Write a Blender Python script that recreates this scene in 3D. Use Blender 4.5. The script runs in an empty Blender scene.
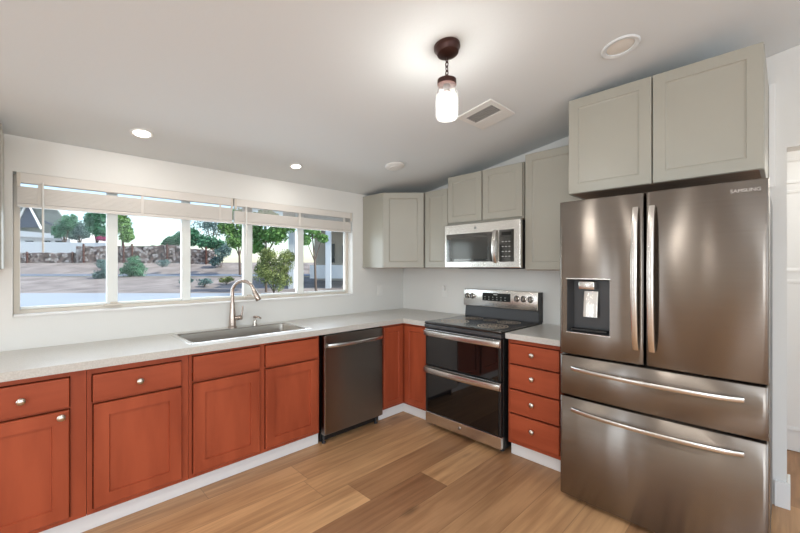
import bpy, bmesh, math, random
from mathutils import Vector, Matrix
random.seed(7)
SC = bpy.context.scene
COL = SC.collection
PI = math.pi

# ------------------------------------------------------------------ camera, world, sun, lights, exposure
CAM = Vector((-3.133, -3.144, 1.401)); YAW = math.radians(45.62); FPX = 378.2
cd = bpy.data.cameras.new('camera'); cam = bpy.data.objects.new('camera', cd); COL.objects.link(cam)
cam.location = CAM; cam.rotation_euler = (PI/2, 0, YAW - PI/2)
cd.sensor_width = 36; cd.lens = FPX*36/800; cd.clip_start = .02; cd.clip_end = 500
SC.camera = cam
SC.view_settings.view_transform = 'Standard'; SC.view_settings.look = 'None'
SC.view_settings.gamma = 1; SC.view_settings.use_curve_mapping = False
SC.view_settings.exposure = 0.22
w = bpy.data.worlds.new('sky'); SC.world = w; w.use_nodes = True
nt = w.node_tree; bg = nt.nodes['Background']
sky = nt.nodes.new('ShaderNodeTexSky'); sky.sky_type = 'NISHITA'; sky.sun_disc = False
sky.sun_elevation = math.radians(52); sky.sun_rotation = math.radians(120); sky.dust_density = 1.0; sky.air_density = 1.0
nt.links.new(sky.outputs[0], bg.inputs[0]); bg.inputs[1].default_value = 0.27

def lamp(name, kind, loc, energy, color=(1, 1, 1), size=None, size_y=None, rot=None, aim=None, spread=None):
    d = bpy.data.lights.new(name, kind); o = bpy.data.objects.new(name, d); COL.objects.link(o)
    o.location = loc; d.energy = energy; d.color = color
    if kind == 'AREA':
        d.shape = 'RECTANGLE' if size_y else 'DISK'; d.size = size
        if size_y: d.size_y = size_y
        if spread: d.spread = spread
    elif kind == 'POINT' and size: d.shadow_soft_size = size
    if rot: o.rotation_euler = rot
    if aim is not None: o.rotation_euler = (Vector(aim) - Vector(loc)).to_track_quat('-Z', 'Y').to_euler()
    return o
sun = lamp('sun', 'SUN', (10, -10, 20), 4.1, (1, .95, .88), rot=(Vector((-.45, .62, -.75))).to_track_quat('-Z', 'Y').to_euler())
sun.data.angle = .01
WARM = (1, .97, .92)
lamp('added_south_fill', 'AREA', (-3.0, -6.62, 1.50), 58, (.87, .97, 1.08), 5.0, 1.9, aim=(-3.0, 0, 1.55))  # broad soft fill added behind the camera, source unseen
lamp('added_west_fill', 'AREA', (-6.12, -4.45, 1.5), 74, (.89, .97, 1.05), 1.8, 1.5, aim=(0, -3.2, 1.5))  # invented side source, added to brighten the range wall
lamp('added_streak_light', 'AREA', (-6.12, -.95, 1.2), 14, (.87, .965, 1.08), .5, 1.8, aim=(0, -.95, 1.2))  # added narrow lamp, placed to streak the refrigerator's left door
lamp('daylight_kitchen_window', 'AREA', (-1.98, .17, 1.44), 14, (.92, .975, 1.04), 2.3, .58, aim=(-1.98, -3, 1.2))
lamp('added_hall_fill', 'POINT', (.55, -3.9, 2.2), 15, (1, .97, .92), .08)  # fill added to whiten the hall, no fitting seen
def ceil_z(y): return 2.165 + .157*(-y) if y > -4.6 else 2.165 + .157*4.6
for (lx, ly, e) in ((-2.64, -.369, 1.3), (-1.584, -.349, 1.3), (-2.9, -2.3, 7), (-4.6, -2.5, 8), (-4.6, -.9, 6), (-3.4, -4.6, 10)):  # visible cans first; the rest are unseen fill added to brighten the room
    lamp('downlight_and_fill', 'AREA', (lx, ly, ceil_z(ly) - .03), e, WARM, .13, rot=(0, 0, 0))

# ------------------------------------------------------------------ materials
def mat(name, color, rough=.5, metal=0, spec=None, noise=None, bump=None, aniso=None, wave=None, coat=0, emit=None, trans=None):
    m = bpy.data.materials.new(name); m.use_nodes = True
    n = m.node_tree.nodes; L = m.node_tree.links; b = n['Principled BSDF']
    b.inputs['Base Color'].default_value = (*color, 1); b.inputs['Roughness'].default_value = rough
    b.inputs['Metallic'].default_value = metal
    if spec is not None: b.inputs['Specular IOR Level'].default_value = spec
    if coat: b.inputs['Coat Weight'].default_value = coat; b.inputs['Coat Roughness'].default_value = .12
    tc = n.new('ShaderNodeTexCoord')
    if noise:       # (scale xyz, other colour, detail)
        mp = n.new('ShaderNodeMapping'); mp.inputs['Scale'].default_value = noise[0]
        nz = n.new('ShaderNodeTexNoise'); nz.inputs['Scale'].default_value = 1; nz.inputs['Detail'].default_value = noise[2]
        cr = n.new('ShaderNodeValToRGB'); cr.color_ramp.elements[0].color = (*noise[1], 1); cr.color_ramp.elements[1].color = (*color, 1)
        cr.color_ramp.elements[0].position = .32; cr.color_ramp.elements[1].position = .68
        L.new(tc.outputs['Object'], mp.inputs[0]); L.new(mp.outputs[0], nz.inputs[0]); L.new(nz.outputs[0], cr.inputs[0]); L.new(cr.outputs[0], b.inputs['Base Color'])
    if bump:        # (scale, strength)
        nz = n.new('ShaderNodeTexNoise'); nz.inputs['Scale'].default_value = bump[0]; nz.inputs['Detail'].default_value = 3
        bp = n.new('ShaderNodeBump'); bp.inputs['Strength'].default_value = bump[1]; bp.inputs['Distance'].default_value = .004
        L.new(tc.outputs['Object'], nz.inputs[0]); L.new(nz.outputs[0], bp.inputs['Height']); L.new(bp.outputs[0], b.inputs['Normal'])
    if aniso:
        b.inputs['Anisotropic'].default_value = aniso; b.inputs['Anisotropic Rotation'].default_value = .25
        tg = n.new('ShaderNodeTangent'); tg.direction_type = 'RADIAL'; tg.axis = 'Z'; L.new(tg.outputs[0], b.inputs['Tangent'])
    if wave:        # gentle sheet-metal waviness running up the panel
        mp = n.new('ShaderNodeMapping'); mp.inputs['Scale'].default_value = (wave[0], wave[0], .35)
        nz = n.new('ShaderNodeTexNoise'); nz.inputs['Scale'].default_value = 1; nz.inputs['Detail'].default_value = 1
        bp = n.new('ShaderNodeBump'); bp.inputs['Strength'].default_value = wave[1]; bp.inputs['Distance'].default_value = .006
        L.new(tc.outputs['Object'], mp.inputs[0]); L.new(mp.outputs[0], nz.inputs[0]); L.new(nz.outputs[0], bp.inputs['Height']); L.new(bp.outputs[0], b.inputs['Normal'])
    if emit: b.inputs['Emission Color'].default_value = (*emit[0], 1); b.inputs['Emission Strength'].default_value = emit[1]
    return m

def clear_glass(name, tint=(.96, .99, .98), ior=1.45):
    m = bpy.data.materials.new(name); m.use_nodes = True; n = m.node_tree.nodes; L = m.node_tree.links
    n.remove(n['Principled BSDF']); out = n['Material Output']
    t = n.new('ShaderNodeBsdfTransparent'); t.inputs[0].default_value = (*tint, 1)
    g = n.new('ShaderNodeBsdfGlossy'); g.inputs['Roughness'].default_value = .02
    f = n.new('ShaderNodeFresnel'); f.inputs[0].default_value = ior
    x = n.new('ShaderNodeMixShader'); L.new(f.outputs[0], x.inputs[0]); L.new(t.outputs[0], x.inputs[1]); L.new(g.outputs[0], x.inputs[2]); L.new(x.outputs[0], out.inputs[0])
    return m

def wood_floor():
    m = bpy.data.materials.new('oak_planks'); m.use_nodes = True; n = m.node_tree.nodes; L = m.node_tree.links; b = n['Principled BSDF']
    def M(op, a, c=None):
        q = n.new('ShaderNodeMath'); q.operation = op
        for i, v in enumerate((a, c)):
            if v is None: continue
            if isinstance(v, (int, float)): q.inputs[i].default_value = v
            else: L.new(v, q.inputs[i])
        return q.outputs[0]
    tc = n.new('ShaderNodeTexCoord'); sp = n.new('ShaderNodeSeparateXYZ'); L.new(tc.outputs['Object'], sp.inputs[0])
    W, LEN = .23, 1.52
    ry = M('DIVIDE', M('ADD', sp.outputs[1], 40*W + .02), W); row = M('FLOOR', ry); fy = M('SUBTRACT', ry, row)
    wn = n.new('ShaderNodeTexWhiteNoise'); wn.noise_dimensions = '1D'; L.new(row, wn.inputs['W'])
    rx = M('ADD', M('DIVIDE', M('ADD', sp.outputs[0], 40.55), LEN), M('MULTIPLY', wn.outputs[0], 1.0)); colm = M('FLOOR', rx); fx = M('SUBTRACT', rx, colm)
    cb = n.new('ShaderNodeCombineXYZ'); L.new(row, cb.inputs[0]); L.new(colm, cb.inputs[1])
    w2 = n.new('ShaderNodeTexWhiteNoise'); w2.noise_dimensions = '2D'; L.new(cb.outputs[0], w2.inputs['Vector'])
    tone = n.new('ShaderNodeValToRGB'); e = tone.color_ramp.elements
    e[0].color = (.35, .18, .088, 1); e[1].color = (.68, .405, .20, 1); e.new(.45).color = (.51, .29, .14, 1)
    L.new(w2.outputs[0], tone.inputs[0])
    # grain
    cg = n.new('ShaderNodeCombineXYZ'); L.new(M('MULTIPLY', sp.outputs[0], 2.2), cg.inputs[0]); L.new(M('MULTIPLY', sp.outputs[1], 34), cg.inputs[1]); L.new(M('MULTIPLY', w2.outputs[0], 57), cg.inputs[2])
    g = n.new('ShaderNodeTexNoise'); g.inputs['Scale'].default_value = 1; g.inputs['Detail'].default_value = 5; g.inputs['Distortion'].default_value = .5; L.new(cg.outputs[0], g.inputs[0])
    g2 = n.new('ShaderNodeCombineXYZ'); L.new(M('MULTIPLY', sp.outputs[0], 1.2), g2.inputs[0]); L.new(M('MULTIPLY', sp.outputs[1], 7), g2.inputs[1]); L.new(M('MULTIPLY', w2.outputs[0], 31), g2.inputs[2])
    gb = n.new('ShaderNodeTexNoise'); gb.inputs['Scale'].default_value = 1; gb.inputs['Detail'].default_value = 3; L.new(g2.outputs[0], gb.inputs[0])
    gg = M('ADD', M('MULTIPLY', g.outputs[0], .55), M('MULTIPLY', gb.outputs[0], .55))
    gr = n.new('ShaderNodeValToRGB'); gr.color_ramp.elements[0].color = (.66, .60, .56, 1); gr.color_ramp.elements[0].position = .38; gr.color_ramp.elements[1].color = (1.1, 1.1, 1.1, 1); gr.color_ramp.elements[1].position = .68
    L.new(gg, gr.inputs[0])
    mx = n.new('ShaderNodeMix'); mx.data_type = 'RGBA'; mx.blend_type = 'MULTIPLY'; mx.inputs[0].default_value = 1
    L.new(tone.outputs[0], mx.inputs[6]); L.new(gr.outputs[0], mx.inputs[7])
    # knots
    ck = n.new('ShaderNodeCombineXYZ'); L.new(M('MULTIPLY', sp.outputs[0], 1.3), ck.inputs[0]); L.new(M('MULTIPLY', sp.outputs[1], 4.0), ck.inputs[1])
    vk = n.new('ShaderNodeTexVoronoi'); vk.inputs['Scale'].default_value = 1; L.new(ck.outputs[0], vk.inputs[0])
    kn = n.new('ShaderNodeMapRange'); kn.inputs[1].default_value = .03; kn.inputs[2].default_value = .12; kn.inputs[3].default_value = .55; kn.inputs[4].default_value = 1; L.new(vk.outputs['Distance'], kn.inputs[0])
    mk = n.new('ShaderNodeMix'); mk.data_type = 'RGBA'; mk.blend_type = 'MULTIPLY'; mk.inputs[0].default_value = 1
    L.new(mx.outputs[2], mk.inputs[6]); L.new(kn.outputs[0], mk.inputs[7])
    # seams
    sy = M('MINIMUM', fy, M('SUBTRACT', 1, fy)); sx = M('MULTIPLY', M('MINIMUM', fx, M('SUBTRACT', 1, fx)), LEN/W)
    sm = n.new('ShaderNodeMapRange'); sm.inputs[1].default_value = .002; sm.inputs[2].default_value = .012; sm.inputs[3].default_value = .62; sm.inputs[4].default_value = 1; L.new(M('MINIMUM', sx, sy), sm.inputs[0])
    ms = n.new('ShaderNodeMix'); ms.data_type = 'RGBA'; ms.blend_type = 'MULTIPLY'; ms.inputs[0].default_value = 1
    L.new(mk.outputs[2], ms.inputs[6]); L.new(sm.outputs[0], ms.inputs[7]); L.new(ms.outputs[2], b.inputs['Base Color'])
    b.inputs['Roughness'].default_value = .42; b.inputs['Specular IOR Level'].default_value = .4
    bp = n.new('ShaderNodeBump'); bp.inputs['Strength'].default_value = .12; bp.inputs['Distance'].default_value = .002; L.new(M('MULTIPLY', gg, sm.outputs[0]), bp.inputs['Height']); L.new(bp.outputs[0], b.inputs['Normal'])
    return m

def stone_mat():
    m = bpy.data.materials.new('rubble_stone'); m.use_nodes = True; n = m.node_tree.nodes; L = m.node_tree.links; b = n['Principled BSDF']
    tc = n.new('ShaderNodeTexCoord'); v = n.new('ShaderNodeTexVoronoi'); v.inputs['Scale'].default_value = 4; L.new(tc.outputs['Object'], v.inputs[0])
    cr = n.new('ShaderNodeValToRGB'); e = cr.color_ramp.elements; e[0].color = (.07, .05, .045, 1); e[1].color = (.66, .58, .52, 1); e.new(.5).color = (.30, .21, .17, 1)
    sp = n.new('ShaderNodeSeparateColor'); L.new(v.outputs['Color'], sp.inputs[0]); L.new(sp.outputs[0], cr.inputs[0])
    v2 = n.new('ShaderNodeTexVoronoi'); v2.feature = 'DISTANCE_TO_EDGE'; v2.inputs['Scale'].default_value = 4; L.new(tc.outputs['Object'], v2.inputs[0])
    mr = n.new('ShaderNodeMapRange'); mr.inputs[1].default_value = .01; mr.inputs[2].default_value = .09; mr.inputs[3].default_value = .3; L.new(v2.outputs[0], mr.inputs[0])
    mx = n.new('ShaderNodeMix'); mx.data_type = 'RGBA'; mx.blend_type = 'MULTIPLY'; mx.inputs[0].default_value = 1; L.new(cr.outputs[0], mx.inputs[6]); L.new(mr.outputs[0], mx.inputs[7]); L.new(mx.outputs[2], b.inputs['Base Color'])
    b.inputs['Roughness'].default_value = .9
    return m

def rings_mat():          # printed burner graphic: hatched pale rings on black glass
    m = mat('burner_print', (.80, .64, .48), .25)
    return m

M_wall = mat('white_wall_paint', (.765, .755, .722), .85, bump=(90, .12))
M_ceil = mat('white_ceiling_paint', (.715, .743, .748), .9, bump=(70, .12))
M_trim = mat('white_trim_paint', (.82, .81, .79), .5)
M_floor = wood_floor()
M_red = mat('cherry_stained_wood', (.415, .088, .037), .38, spec=.25, noise=((9, 9, 1.6), (.30, .058, .024), 6))
M_redh = mat('cherry_stained_wood_cross_grain', (.415, .088, .037), .38, spec=.25, noise=((1.6, 9, 11), (.30, .058, .024), 6))
M_redin = mat('cherry_stained_edge', (.13, .03, .012), .6)
M_grey = mat('sage_grey_paint', (.375, .358, .302), .35, noise=((3, 3, 3), (.365, .348, .294), 2))
M_greyin = mat('cabinet_underside_wood', (.36, .24, .165), .6, noise=((5, 20, 5), (.29, .19, .125), 3))
M_top = mat('pale_quartz', (.62, .595, .55), .28, noise=((160, 160, 160), (.53, .505, .46), 3))
M_steel = mat('brushed_stainless', (.265, .235, .208), .27, 1, aniso=.97, noise=((1.5, 1.5, 260), (.248, .22, .194), 2), wave=(7, .5))
M_steelb = mat('bright_stainless', (.67, .64, .60), .27, 1)
M_steeld = mat('dark_stainless', (.30, .27, .245), .32, 1, aniso=1.0, wave=(5, .3))
M_logo = mat('grey_lettering', (.46, .43, .40), .35, .8)
M_sink = mat('satin_sink_steel', (.52, .48, .43), .34, 1)
M_nickel = mat('brushed_nickel', (.50, .42, .37), .25, 1)
M_knob = mat('satin_knob_metal', (.66, .60, .53), .28, 1)
M_black = mat('black_plastic', (.012, .012, .012), .4)
M_char = mat('charcoal_plastic', (.05, .05, .052), .35)
M_bglass = mat('black_oven_glass', (.006, .005, .005), .04, spec=.6)
M_mglass = mat('microwave_door_glass', (.02, .02, .018), .05, spec=1.0, coat=1)
M_cook = mat('black_cooktop_glass', (.022, .020, .018), .16, spec=.7)
M_print = rings_mat()
M_disp = mat('dark_display', (.010, .012, .012), .12)
M_mark = mat('pale_print', (.45, .45, .42), .4)
M_bronze = mat('oil_rubbed_bronze', (.055, .022, .017), .38, .6)
M_white = mat('white_plastic', (.80, .79, .76), .4)
M_vinyl = mat('white_vinyl', (.80, .82, .79), .45)
M_beige = mat('almond_aluminium', (.66, .60, .52), .45)
M_slat = mat('white_blind_slat', (.72, .68, .63), .5)
M_grille = mat('grey_vent_slat', (.34, .335, .32), .5)
M_dark = mat('painted_duct_shade', (.03, .028, .025), .8)
M_lens = mat('lit_lens', (1, .97, .9), .5, emit=((1, .96, .88), 9))
M_bulb = mat('lit_bulb', (1, .97, .9), .5, emit=((1, .97, .92), 14))
M_lensoff = mat('frosted_lens', (.78, .74, .68), .35)
M_glass = clear_glass('window_glass', (.97, .99, .985), 1.22)
M_jar = clear_glass('jar_glass', (.985, .985, .98), 1.12)
_n = M_jar.node_tree.nodes; _l = M_jar.node_tree.links; _o = _n['Material Output']; _src = _o.inputs[0].links[0].from_socket
_t = _n.new('ShaderNodeBsdfTranslucent'); _t.inputs[0].default_value = (.95, .95, .93, 1); _x = _n.new('ShaderNodeMixShader'); _x.inputs[0].default_value = .07
_l.new(_src, _x.inputs[1]); _l.new(_t.outputs[0], _x.inputs[2]); _l.new(_x.outputs[0], _o.inputs[0])
M_conc = mat('pale_concrete', (.40, .44, .475), .9, noise=((.25, .25, .25), (.36, .395, .43), 4))
M_dirt = mat('desert_dirt', (.37, .315, .28), .95, noise=((.7, .7, .7), (.20, .165, .145), 8))
M_road = mat('blue_grey_asphalt', (.19, .215, .255), .85, noise=((2, 2, 2), (.16, .18, .215), 3))
M_stone = stone_mat()
M_rust = mat('rusty_steel_post', (.10, .035, .025), .8)
M_stucco = mat('white_stucco', (.80, .80, .78), .9)
M_roof = mat('grey_green_shingle', (.30, .31, .27), .9, noise=((3, 3, 3), (.24, .25, .215), 3))
M_gable = mat('slate_gable_siding', (.14, .15, .18), .8)
M_winx = mat('dark_house_window', (.03, .035, .045), .15)
M_trunk = mat('bark', (.16, .11, .08), .9)
def leafmat(nm, a, b_):
    m = mat(nm, a, .7, noise=((1.8, 1.8, 1.8), b_, 4)); return m
M_lgreen = leafmat('bright_leaves', (.22, .40, .10), (.09, .20, .05))
M_dgreen = leafmat('deep_green_leaves', (.09, .28, .14), (.035, .13, .065))
M_olive = leafmat('olive_leaves', (.33, .37, .11), (.13, .16, .05))
M_blue = leafmat('dusty_blue_leaves', (.20, .32, .29), (.09, .15, .14))
M_pink = leafmat('magenta_blossom', (.55, .06, .22), (.25, .03, .10))
M_bush = leafmat('green_bush_leaves', (.14, .35, .19), (.07, .19, .10))

# ------------------------------------------------------------------ mesh helpers
class MB:
    def __init__(s): s.bm = bmesh.new()
    def box(s, x0, x1, y0, y1, z0, z1, bev=0, seg=2):
        x0, x1 = min(x0, x1), max(x0, x1); y0, y1 = min(y0, y1), max(y0, y1); z0, z1 = min(z0, z1), max(z0, z1)
        t = bmesh.new(); bmesh.ops.create_cube(t, size=1)
        for v in t.verts: v.co = ((x0+x1)/2 + v.co.x*(x1-x0), (y0+y1)/2 + v.co.y*(y1-y0), (z0+z1)/2 + v.co.z*(z1-z0))
        if bev:
            bev = min(bev, .45*min(x1-x0, y1-y0, z1-z0))
            bmesh.ops.bevel(t, geom=list(t.edges), offset=bev, segments=seg, profile=.5, affect='EDGES')
        s.merge(t); return s
    def merge(s, t, mtx=None):
        if mtx is not None: bmesh.ops.transform(t, matrix=mtx, verts=t.verts)
        me = bpy.data.meshes.new('tmp'); t.to_mesh(me); t.free(); s.bm.from_mesh(me); bpy.data.meshes.remove(me)
    def face(s, pts): s.bm.faces.new([s.bm.verts.new(p) for p in pts]); return s
    def lathe(s, prof, loc=(0, 0, 0), axis=(0, 0, 1), n=24, cap=True):
        q = Vector((0, 0, 1)).rotation_difference(Vector(axis).normalized()); loc = Vector(loc); rings = []
        for (r, z) in prof:
            rings.append([s.bm.verts.new(loc + q @ Vector((max(r, 1e-5)*math.cos(2*PI*i/n), max(r, 1e-5)*math.sin(2*PI*i/n), z))) for i in range(n)])
        for a, b in zip(rings, rings[1:]):
            for i in range(n): s.bm.faces.new((a[i], a[(i+1) % n], b[(i+1) % n], b[i]))
        if cap:
            s.bm.faces.new(list(reversed(rings[0]))); s.bm.faces.new(rings[-1])
        return s
    def tube(s, pts, r, n=10, cap=True):
        pts = [Vector(p) for p in pts]; R = r if isinstance(r, (list, tuple)) else [r]*len(pts)
        d0 = (pts[1]-pts[0]).normalized(); up = Vector((0, 0, 1)) if abs(d0.z) < .9 else Vector((1, 0, 0))
        u = d0.cross(up).normalized(); rings = []; prev = d0
        for i, p in enumerate(pts):
            d = ((pts[min(i+1, len(pts)-1)] - pts[max(i-1, 0)])).normalized()
            u = prev.rotation_difference(d) @ u; prev = d; v = d.cross(u)
            rings.append([s.bm.verts.new(p + R[i]*(math.cos(2*PI*k/n)*u + math.sin(2*PI*k/n)*v)) for k in range(n)])
        for a, b in zip(rings, rings[1:]):
            for i in range(n): s.bm.faces.new((a[i], a[(i+1) % n], b[(i+1) % n], b[i]))
        if cap: s.bm.faces.new(list(reversed(rings[0]))); s.bm.faces.new(rings[-1])
        return s
    def strip(s, pts, wdir, w, tdir, t):      # flat bar with rounded front and back swept along pts
        wd = Vector(wdir); td = Vector(tdir); rings = []
        for p in pts:
            p = Vector(p); rings.append([s.bm.verts.new(p + a*w/2*wd + b*t/2*td) for a, b in ((-1, -.2), (-.88, -.72), (-.55, -1), (.55, -1), (.88, -.72), (1, -.2), (1, .6), (-1, .6))])
        for a, b in zip(rings, rings[1:]):
            for i in range(8): s.bm.faces.new((a[i], a[(i+1) % 8], b[(i+1) % 8], b[i]))
        s.bm.faces.new(list(reversed(rings[0]))); s.bm.faces.new(rings[-1]); return s
    def prism(s, poly, axis, a, b):           # polygon extruded along axis 'x','y','z'
        def P(p, t): return {'x': (t, p[0], p[1]), 'y': (p[0], t, p[1]), 'z': (p[0], p[1], t)}[axis]
        A = [s.bm.verts.new(P(p, a)) for p in poly]; B = [s.bm.verts.new(P(p, b)) for p in poly]; n = len(poly)
        for i in range(n): s.bm.faces.new((A[i], A[(i+1) % n], B[(i+1) % n], B[i]))
        s.bm.faces.new(list(reversed(A))); s.bm.faces.new(B); return s
    def panel(s, x0, x1, yf, yb, z0, z1, rail, step=.008, depth=.008, bev=.003, raised=False):
        # framed door with a recessed panel, front at yf (smaller y), back at yb
        def loop(i, y): return [s.bm.verts.new((a, y, c)) for a, c in ((x0+i, z0+i), (x1-i, z0+i), (x1-i, z1-i), (x0+i, z1-i))]
        Ls = [loop(0, yb), loop(0, yf+bev), loop(bev, yf), loop(rail, yf), loop(rail+.002, yf+depth*.6), loop(rail+step, yf+depth)]
        if raised: Ls += [loop(rail+step+.012, yf+depth), loop(rail+step+.016, yf+depth*.75)]
        for a, b in zip(Ls, Ls[1:]):
            for i in range(4): s.bm.faces.new((a[i], a[(i+1) % 4], b[(i+1) % 4], b[i]))
        s.bm.faces.new(Ls[-1]); s.bm.faces.new(list(reversed(Ls[0]))); return s
    def build(s, name, m, parent=None, smooth=None, loc=None):
        bmesh.ops.recalc_face_normals(s.bm, faces=s.bm.faces)
        me = bpy.data.meshes.new(name); s.bm.to_mesh(me); s.bm.free(); me.materials.append(m)
        o = bpy.data.objects.new(name, me); COL.objects.link(o)
        if smooth: 
            for p in me.polygons: p.use_smooth = True
            me.set_sharp_from_angle(angle=math.radians(smooth))
        if parent is not None: o.parent = parent
        if loc: o.location = loc
        return o

def tag(o, label=None, cat=None, group=None, kind=None):
    if label: o['label'] = label
    if cat: o['category'] = cat
    if group: o['group'] = group
    if kind: o['kind'] = kind
    return o
def thing(name, label, cat, loc=(0, 0, 0), rz=0, group=None, rot=None):
    o = bpy.data.objects.new(name, None); COL.objects.link(o); o.empty_display_size = .1
    o.location = loc; o.rotation_euler = rot if rot else (0, 0, rz)
    return tag(o, label, cat, group)
def struct(o): o['kind'] = 'structure'; return o
RW = -PI/2   # things on the range wall: local x = to the right, local y = world x
def text_obj(s, name, size, m, parent, loc, rot, ext=.0006):
    c = bpy.data.curves.new(name, 'FONT'); c.body = s; c.size = size; c.extrude = ext; c.align_x = 'CENTER'; c.align_y = 'CENTER'
    t = bpy.data.objects.new(name, c); COL.objects.link(t)
    bpy.context.view_layer.update(); dg = bpy.context.evaluated_depsgraph_get()
    me = bpy.data.meshes.new_from_object(t.evaluated_get(dg)); bpy.data.objects.remove(t)
    me.materials.clear(); me.materials.append(m)
    o = bpy.data.objects.new(name, me); COL.objects.link(o); o.parent = parent; o.location = loc; o.rotation_euler = rot
    return o

# ------------------------------------------------------------------ the room
WX0, WX1, WZ0, WZ1 = -3.205, -.745, 1.105, 1.955     # kitchen window opening
XW, YS = -6.0, -6.5                                  # west and south walls
struct(MB().box(XW-.15, 1.16, YS-.15, .15, -.08, 0).build('floor', M_floor))
def cp(y): return ceil_z(y)
b = MB(); b.prism([(.15, cp(.15)), (-4.6, cp(-4.6)), (YS-.15, cp(YS)), (YS-.15, cp(YS)+.12), (-4.6, cp(-4.6)+.12), (.15, cp(.15)+.12)], 'x', XW-.15, .12)
struct(b.build('ceiling', M_ceil))
b = MB(); zt = cp(0)
b.box(XW-.15, WX0, 0, .15, 0, zt-.001); b.box(WX1, .12, 0, .15, 0, zt-.001); b.box(WX0, WX1, 0, .15, 0, WZ0); b.box(WX0, WX1, 0, .15, WZ1, zt-.001)
struct(b.build('wall_north', M_wall))
OY0, OY1, OZ = -3.146, -4.15, 2.089                  # opening to the hall
b = MB()
b.prism([(0, 0), (OY0, 0), (OY0, cp(OY0)-.002), (0, cp(0)-.002)], 'x', 0, .12)
b.prism([(OY0, OZ), (OY1, OZ), (OY1, cp(OY1)-.002), (OY0, cp(OY0)-.002)], 'x', 0, .12)
b.prism([(OY1, 0), (YS, 0), (YS, cp(YS)-.002), (-4.6, cp(-4.6)-.002), (OY1, cp(OY1)-.002)], 'x', 0, .12)
struct(b.build('wall_east', M_wall))
b = MB()
def wseg(ya, yb, za=0, zb=None):
    top = [(yb, cp(yb)-.002)] + ([(-4.6, cp(-4.6)-.002)] if ya > -4.6 > yb else []) + [(ya, cp(ya)-.002)] if zb is None else [(yb, zb), (ya, zb)]
    if zb is None and ya > -4.6 > yb: top = [(yb, cp(yb)-.002), (-4.6, cp(-4.6)-.002), (ya, cp(ya)-.002)]
    b.prism([(ya, za), (yb, za)] + top, 'x', XW-.15, XW)
wseg(0, -.70); wseg(-.70, -1.20, 0, .30); wseg(-.70, -1.20, 2.10); wseg(-1.20, -3.55); wseg(-3.55, -5.35, 0, .75); wseg(-3.55, -5.35, 2.25); wseg(-5.35, YS)
struct(b.build('wall_west', M_wall))
b = MB(); b.box(XW, -5.55, YS-.15, YS, 0, cp(YS)-.002); b.box(-.45, .12, YS-.15, YS, 0, cp(YS)-.002); b.box(-5.55, -.45, YS-.15, YS, 0, .5); b.box(-5.55, -.45, YS-.15, YS, 2.5, cp(YS)-.002)
struct(b.build('wall_south', M_wall))
# hall beyond the opening
b = MB(); b.box(1.04, 1.16, -5.6, -2.2, 0, 2.5); b.box(.12, 1.04, -2.32, -2.2, 0, 2.5); b.box(.12, 1.04, -5.6, -5.48, 0, 2.5)
struct(b.build('wall_hall', M_wall))
struct(MB().box(.12, 1.16, -5.6, -2.2, 2.5, 2.58).build('ceiling_hall', M_ceil))
d1 = struct(MB().box(1.0, 1.036, -4.9, -2.5, .005, 2.30).build('door_1', M_trim)); 
pb = MB()
for (za, zb) in ((.16, 1.30), (1.36, 1.98), (2.03, 2.22)):
    for (ya, yb) in ((-3.66, -2.56), (-4.84, -3.74)):
        t = MB(); t.panel(0, yb-ya, 0, .01, za, zb, .02, .012, .006)
        pb.merge(t.bm, Matrix.Translation((.99, yb, 0)) @ Matrix.Rotation(RW, 4, 'Z'))
pb.build('door_panel', M_trim, d1)
# baseboards / white toe boards
struct(MB().box(-3.372, -1.503, -.553, -.54, .001, .098, .003).build('baseboard_north', M_trim))
b = MB(); b.box(-.866, -.5535, -.553, -.54, .001, .098, .003); b.box(-.553, -.54, -.905, -.5405, .001, .098, .003); b.box(-.553, -.54, -2.10, -1.70, .001, .098, .003)
struct(b.build('baseboard_east', M_trim))
b = MB(); b.prism([(-.001, -3.095), (-.014, -3.095), (-.014, -3.160), (.134, -3.160), (.134, -3.1475), (-.001, -3.1475)], 'z', .001, .15)
struct(b.build('baseboard_opening', M_trim))

# kitchen window (frame, mullions, panes) set near the outside of the opening
FY0, FY1 = .075, .125
win = struct(thing('window_1', None, None, (0, 0, 0)))
b = MB()
for (a, c, e, f) in ((WX0, WX0+.03, WZ0, WZ1), (WX1-.03, WX1, WZ0, WZ1), (WX0+.03, WX1-.03, WZ0, WZ0+.035), (WX0+.03, WX1-.03, WZ1-.03, WZ1)):
    b.box(a+.001 if a == WX0 else a, c-.001 if c == WX1 else c, FY0, FY1, e+.001 if e == WZ0 else e, f-.001 if f == WZ1 else f, .003)
b.build('window_frame', M_beige, win)
MU = [(-2.76, -2.70), (-2.305, -2.245), (-1.835, -1.760), (-1.33, -1.265)]
for i, (a, c) in enumerate(MU):
    MB().box(a, c, FY0+.003, FY1-.005, WZ0+.036, WZ1-.031, .004).build('mullion', M_vinyl, win)
xs = [WX0+.031] + [v for p in MU for v in p] + [WX1-.031]
for i in range(0, len(xs), 2):
    MB().box(xs[i]+.001, xs[i+1]-.001, .098, .102, WZ0+.036, WZ1-.031).build('pane', M_glass, win)
    MB().box(xs[i]+.001, xs[i+1]-.001, .085, .115, WZ0+.036, WZ0+.052, .003).build('sash_rail', M_vinyl, win)
for x in (-2.73, -1.80):
    MB().box(x-.05, x+.05, .055, .074, WZ0+.028, WZ0+.044, .006).box(x-.012, x+.03, .058, .073, WZ0+.044, WZ0+.056, .004).build('latch', M_beige, win)
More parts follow.
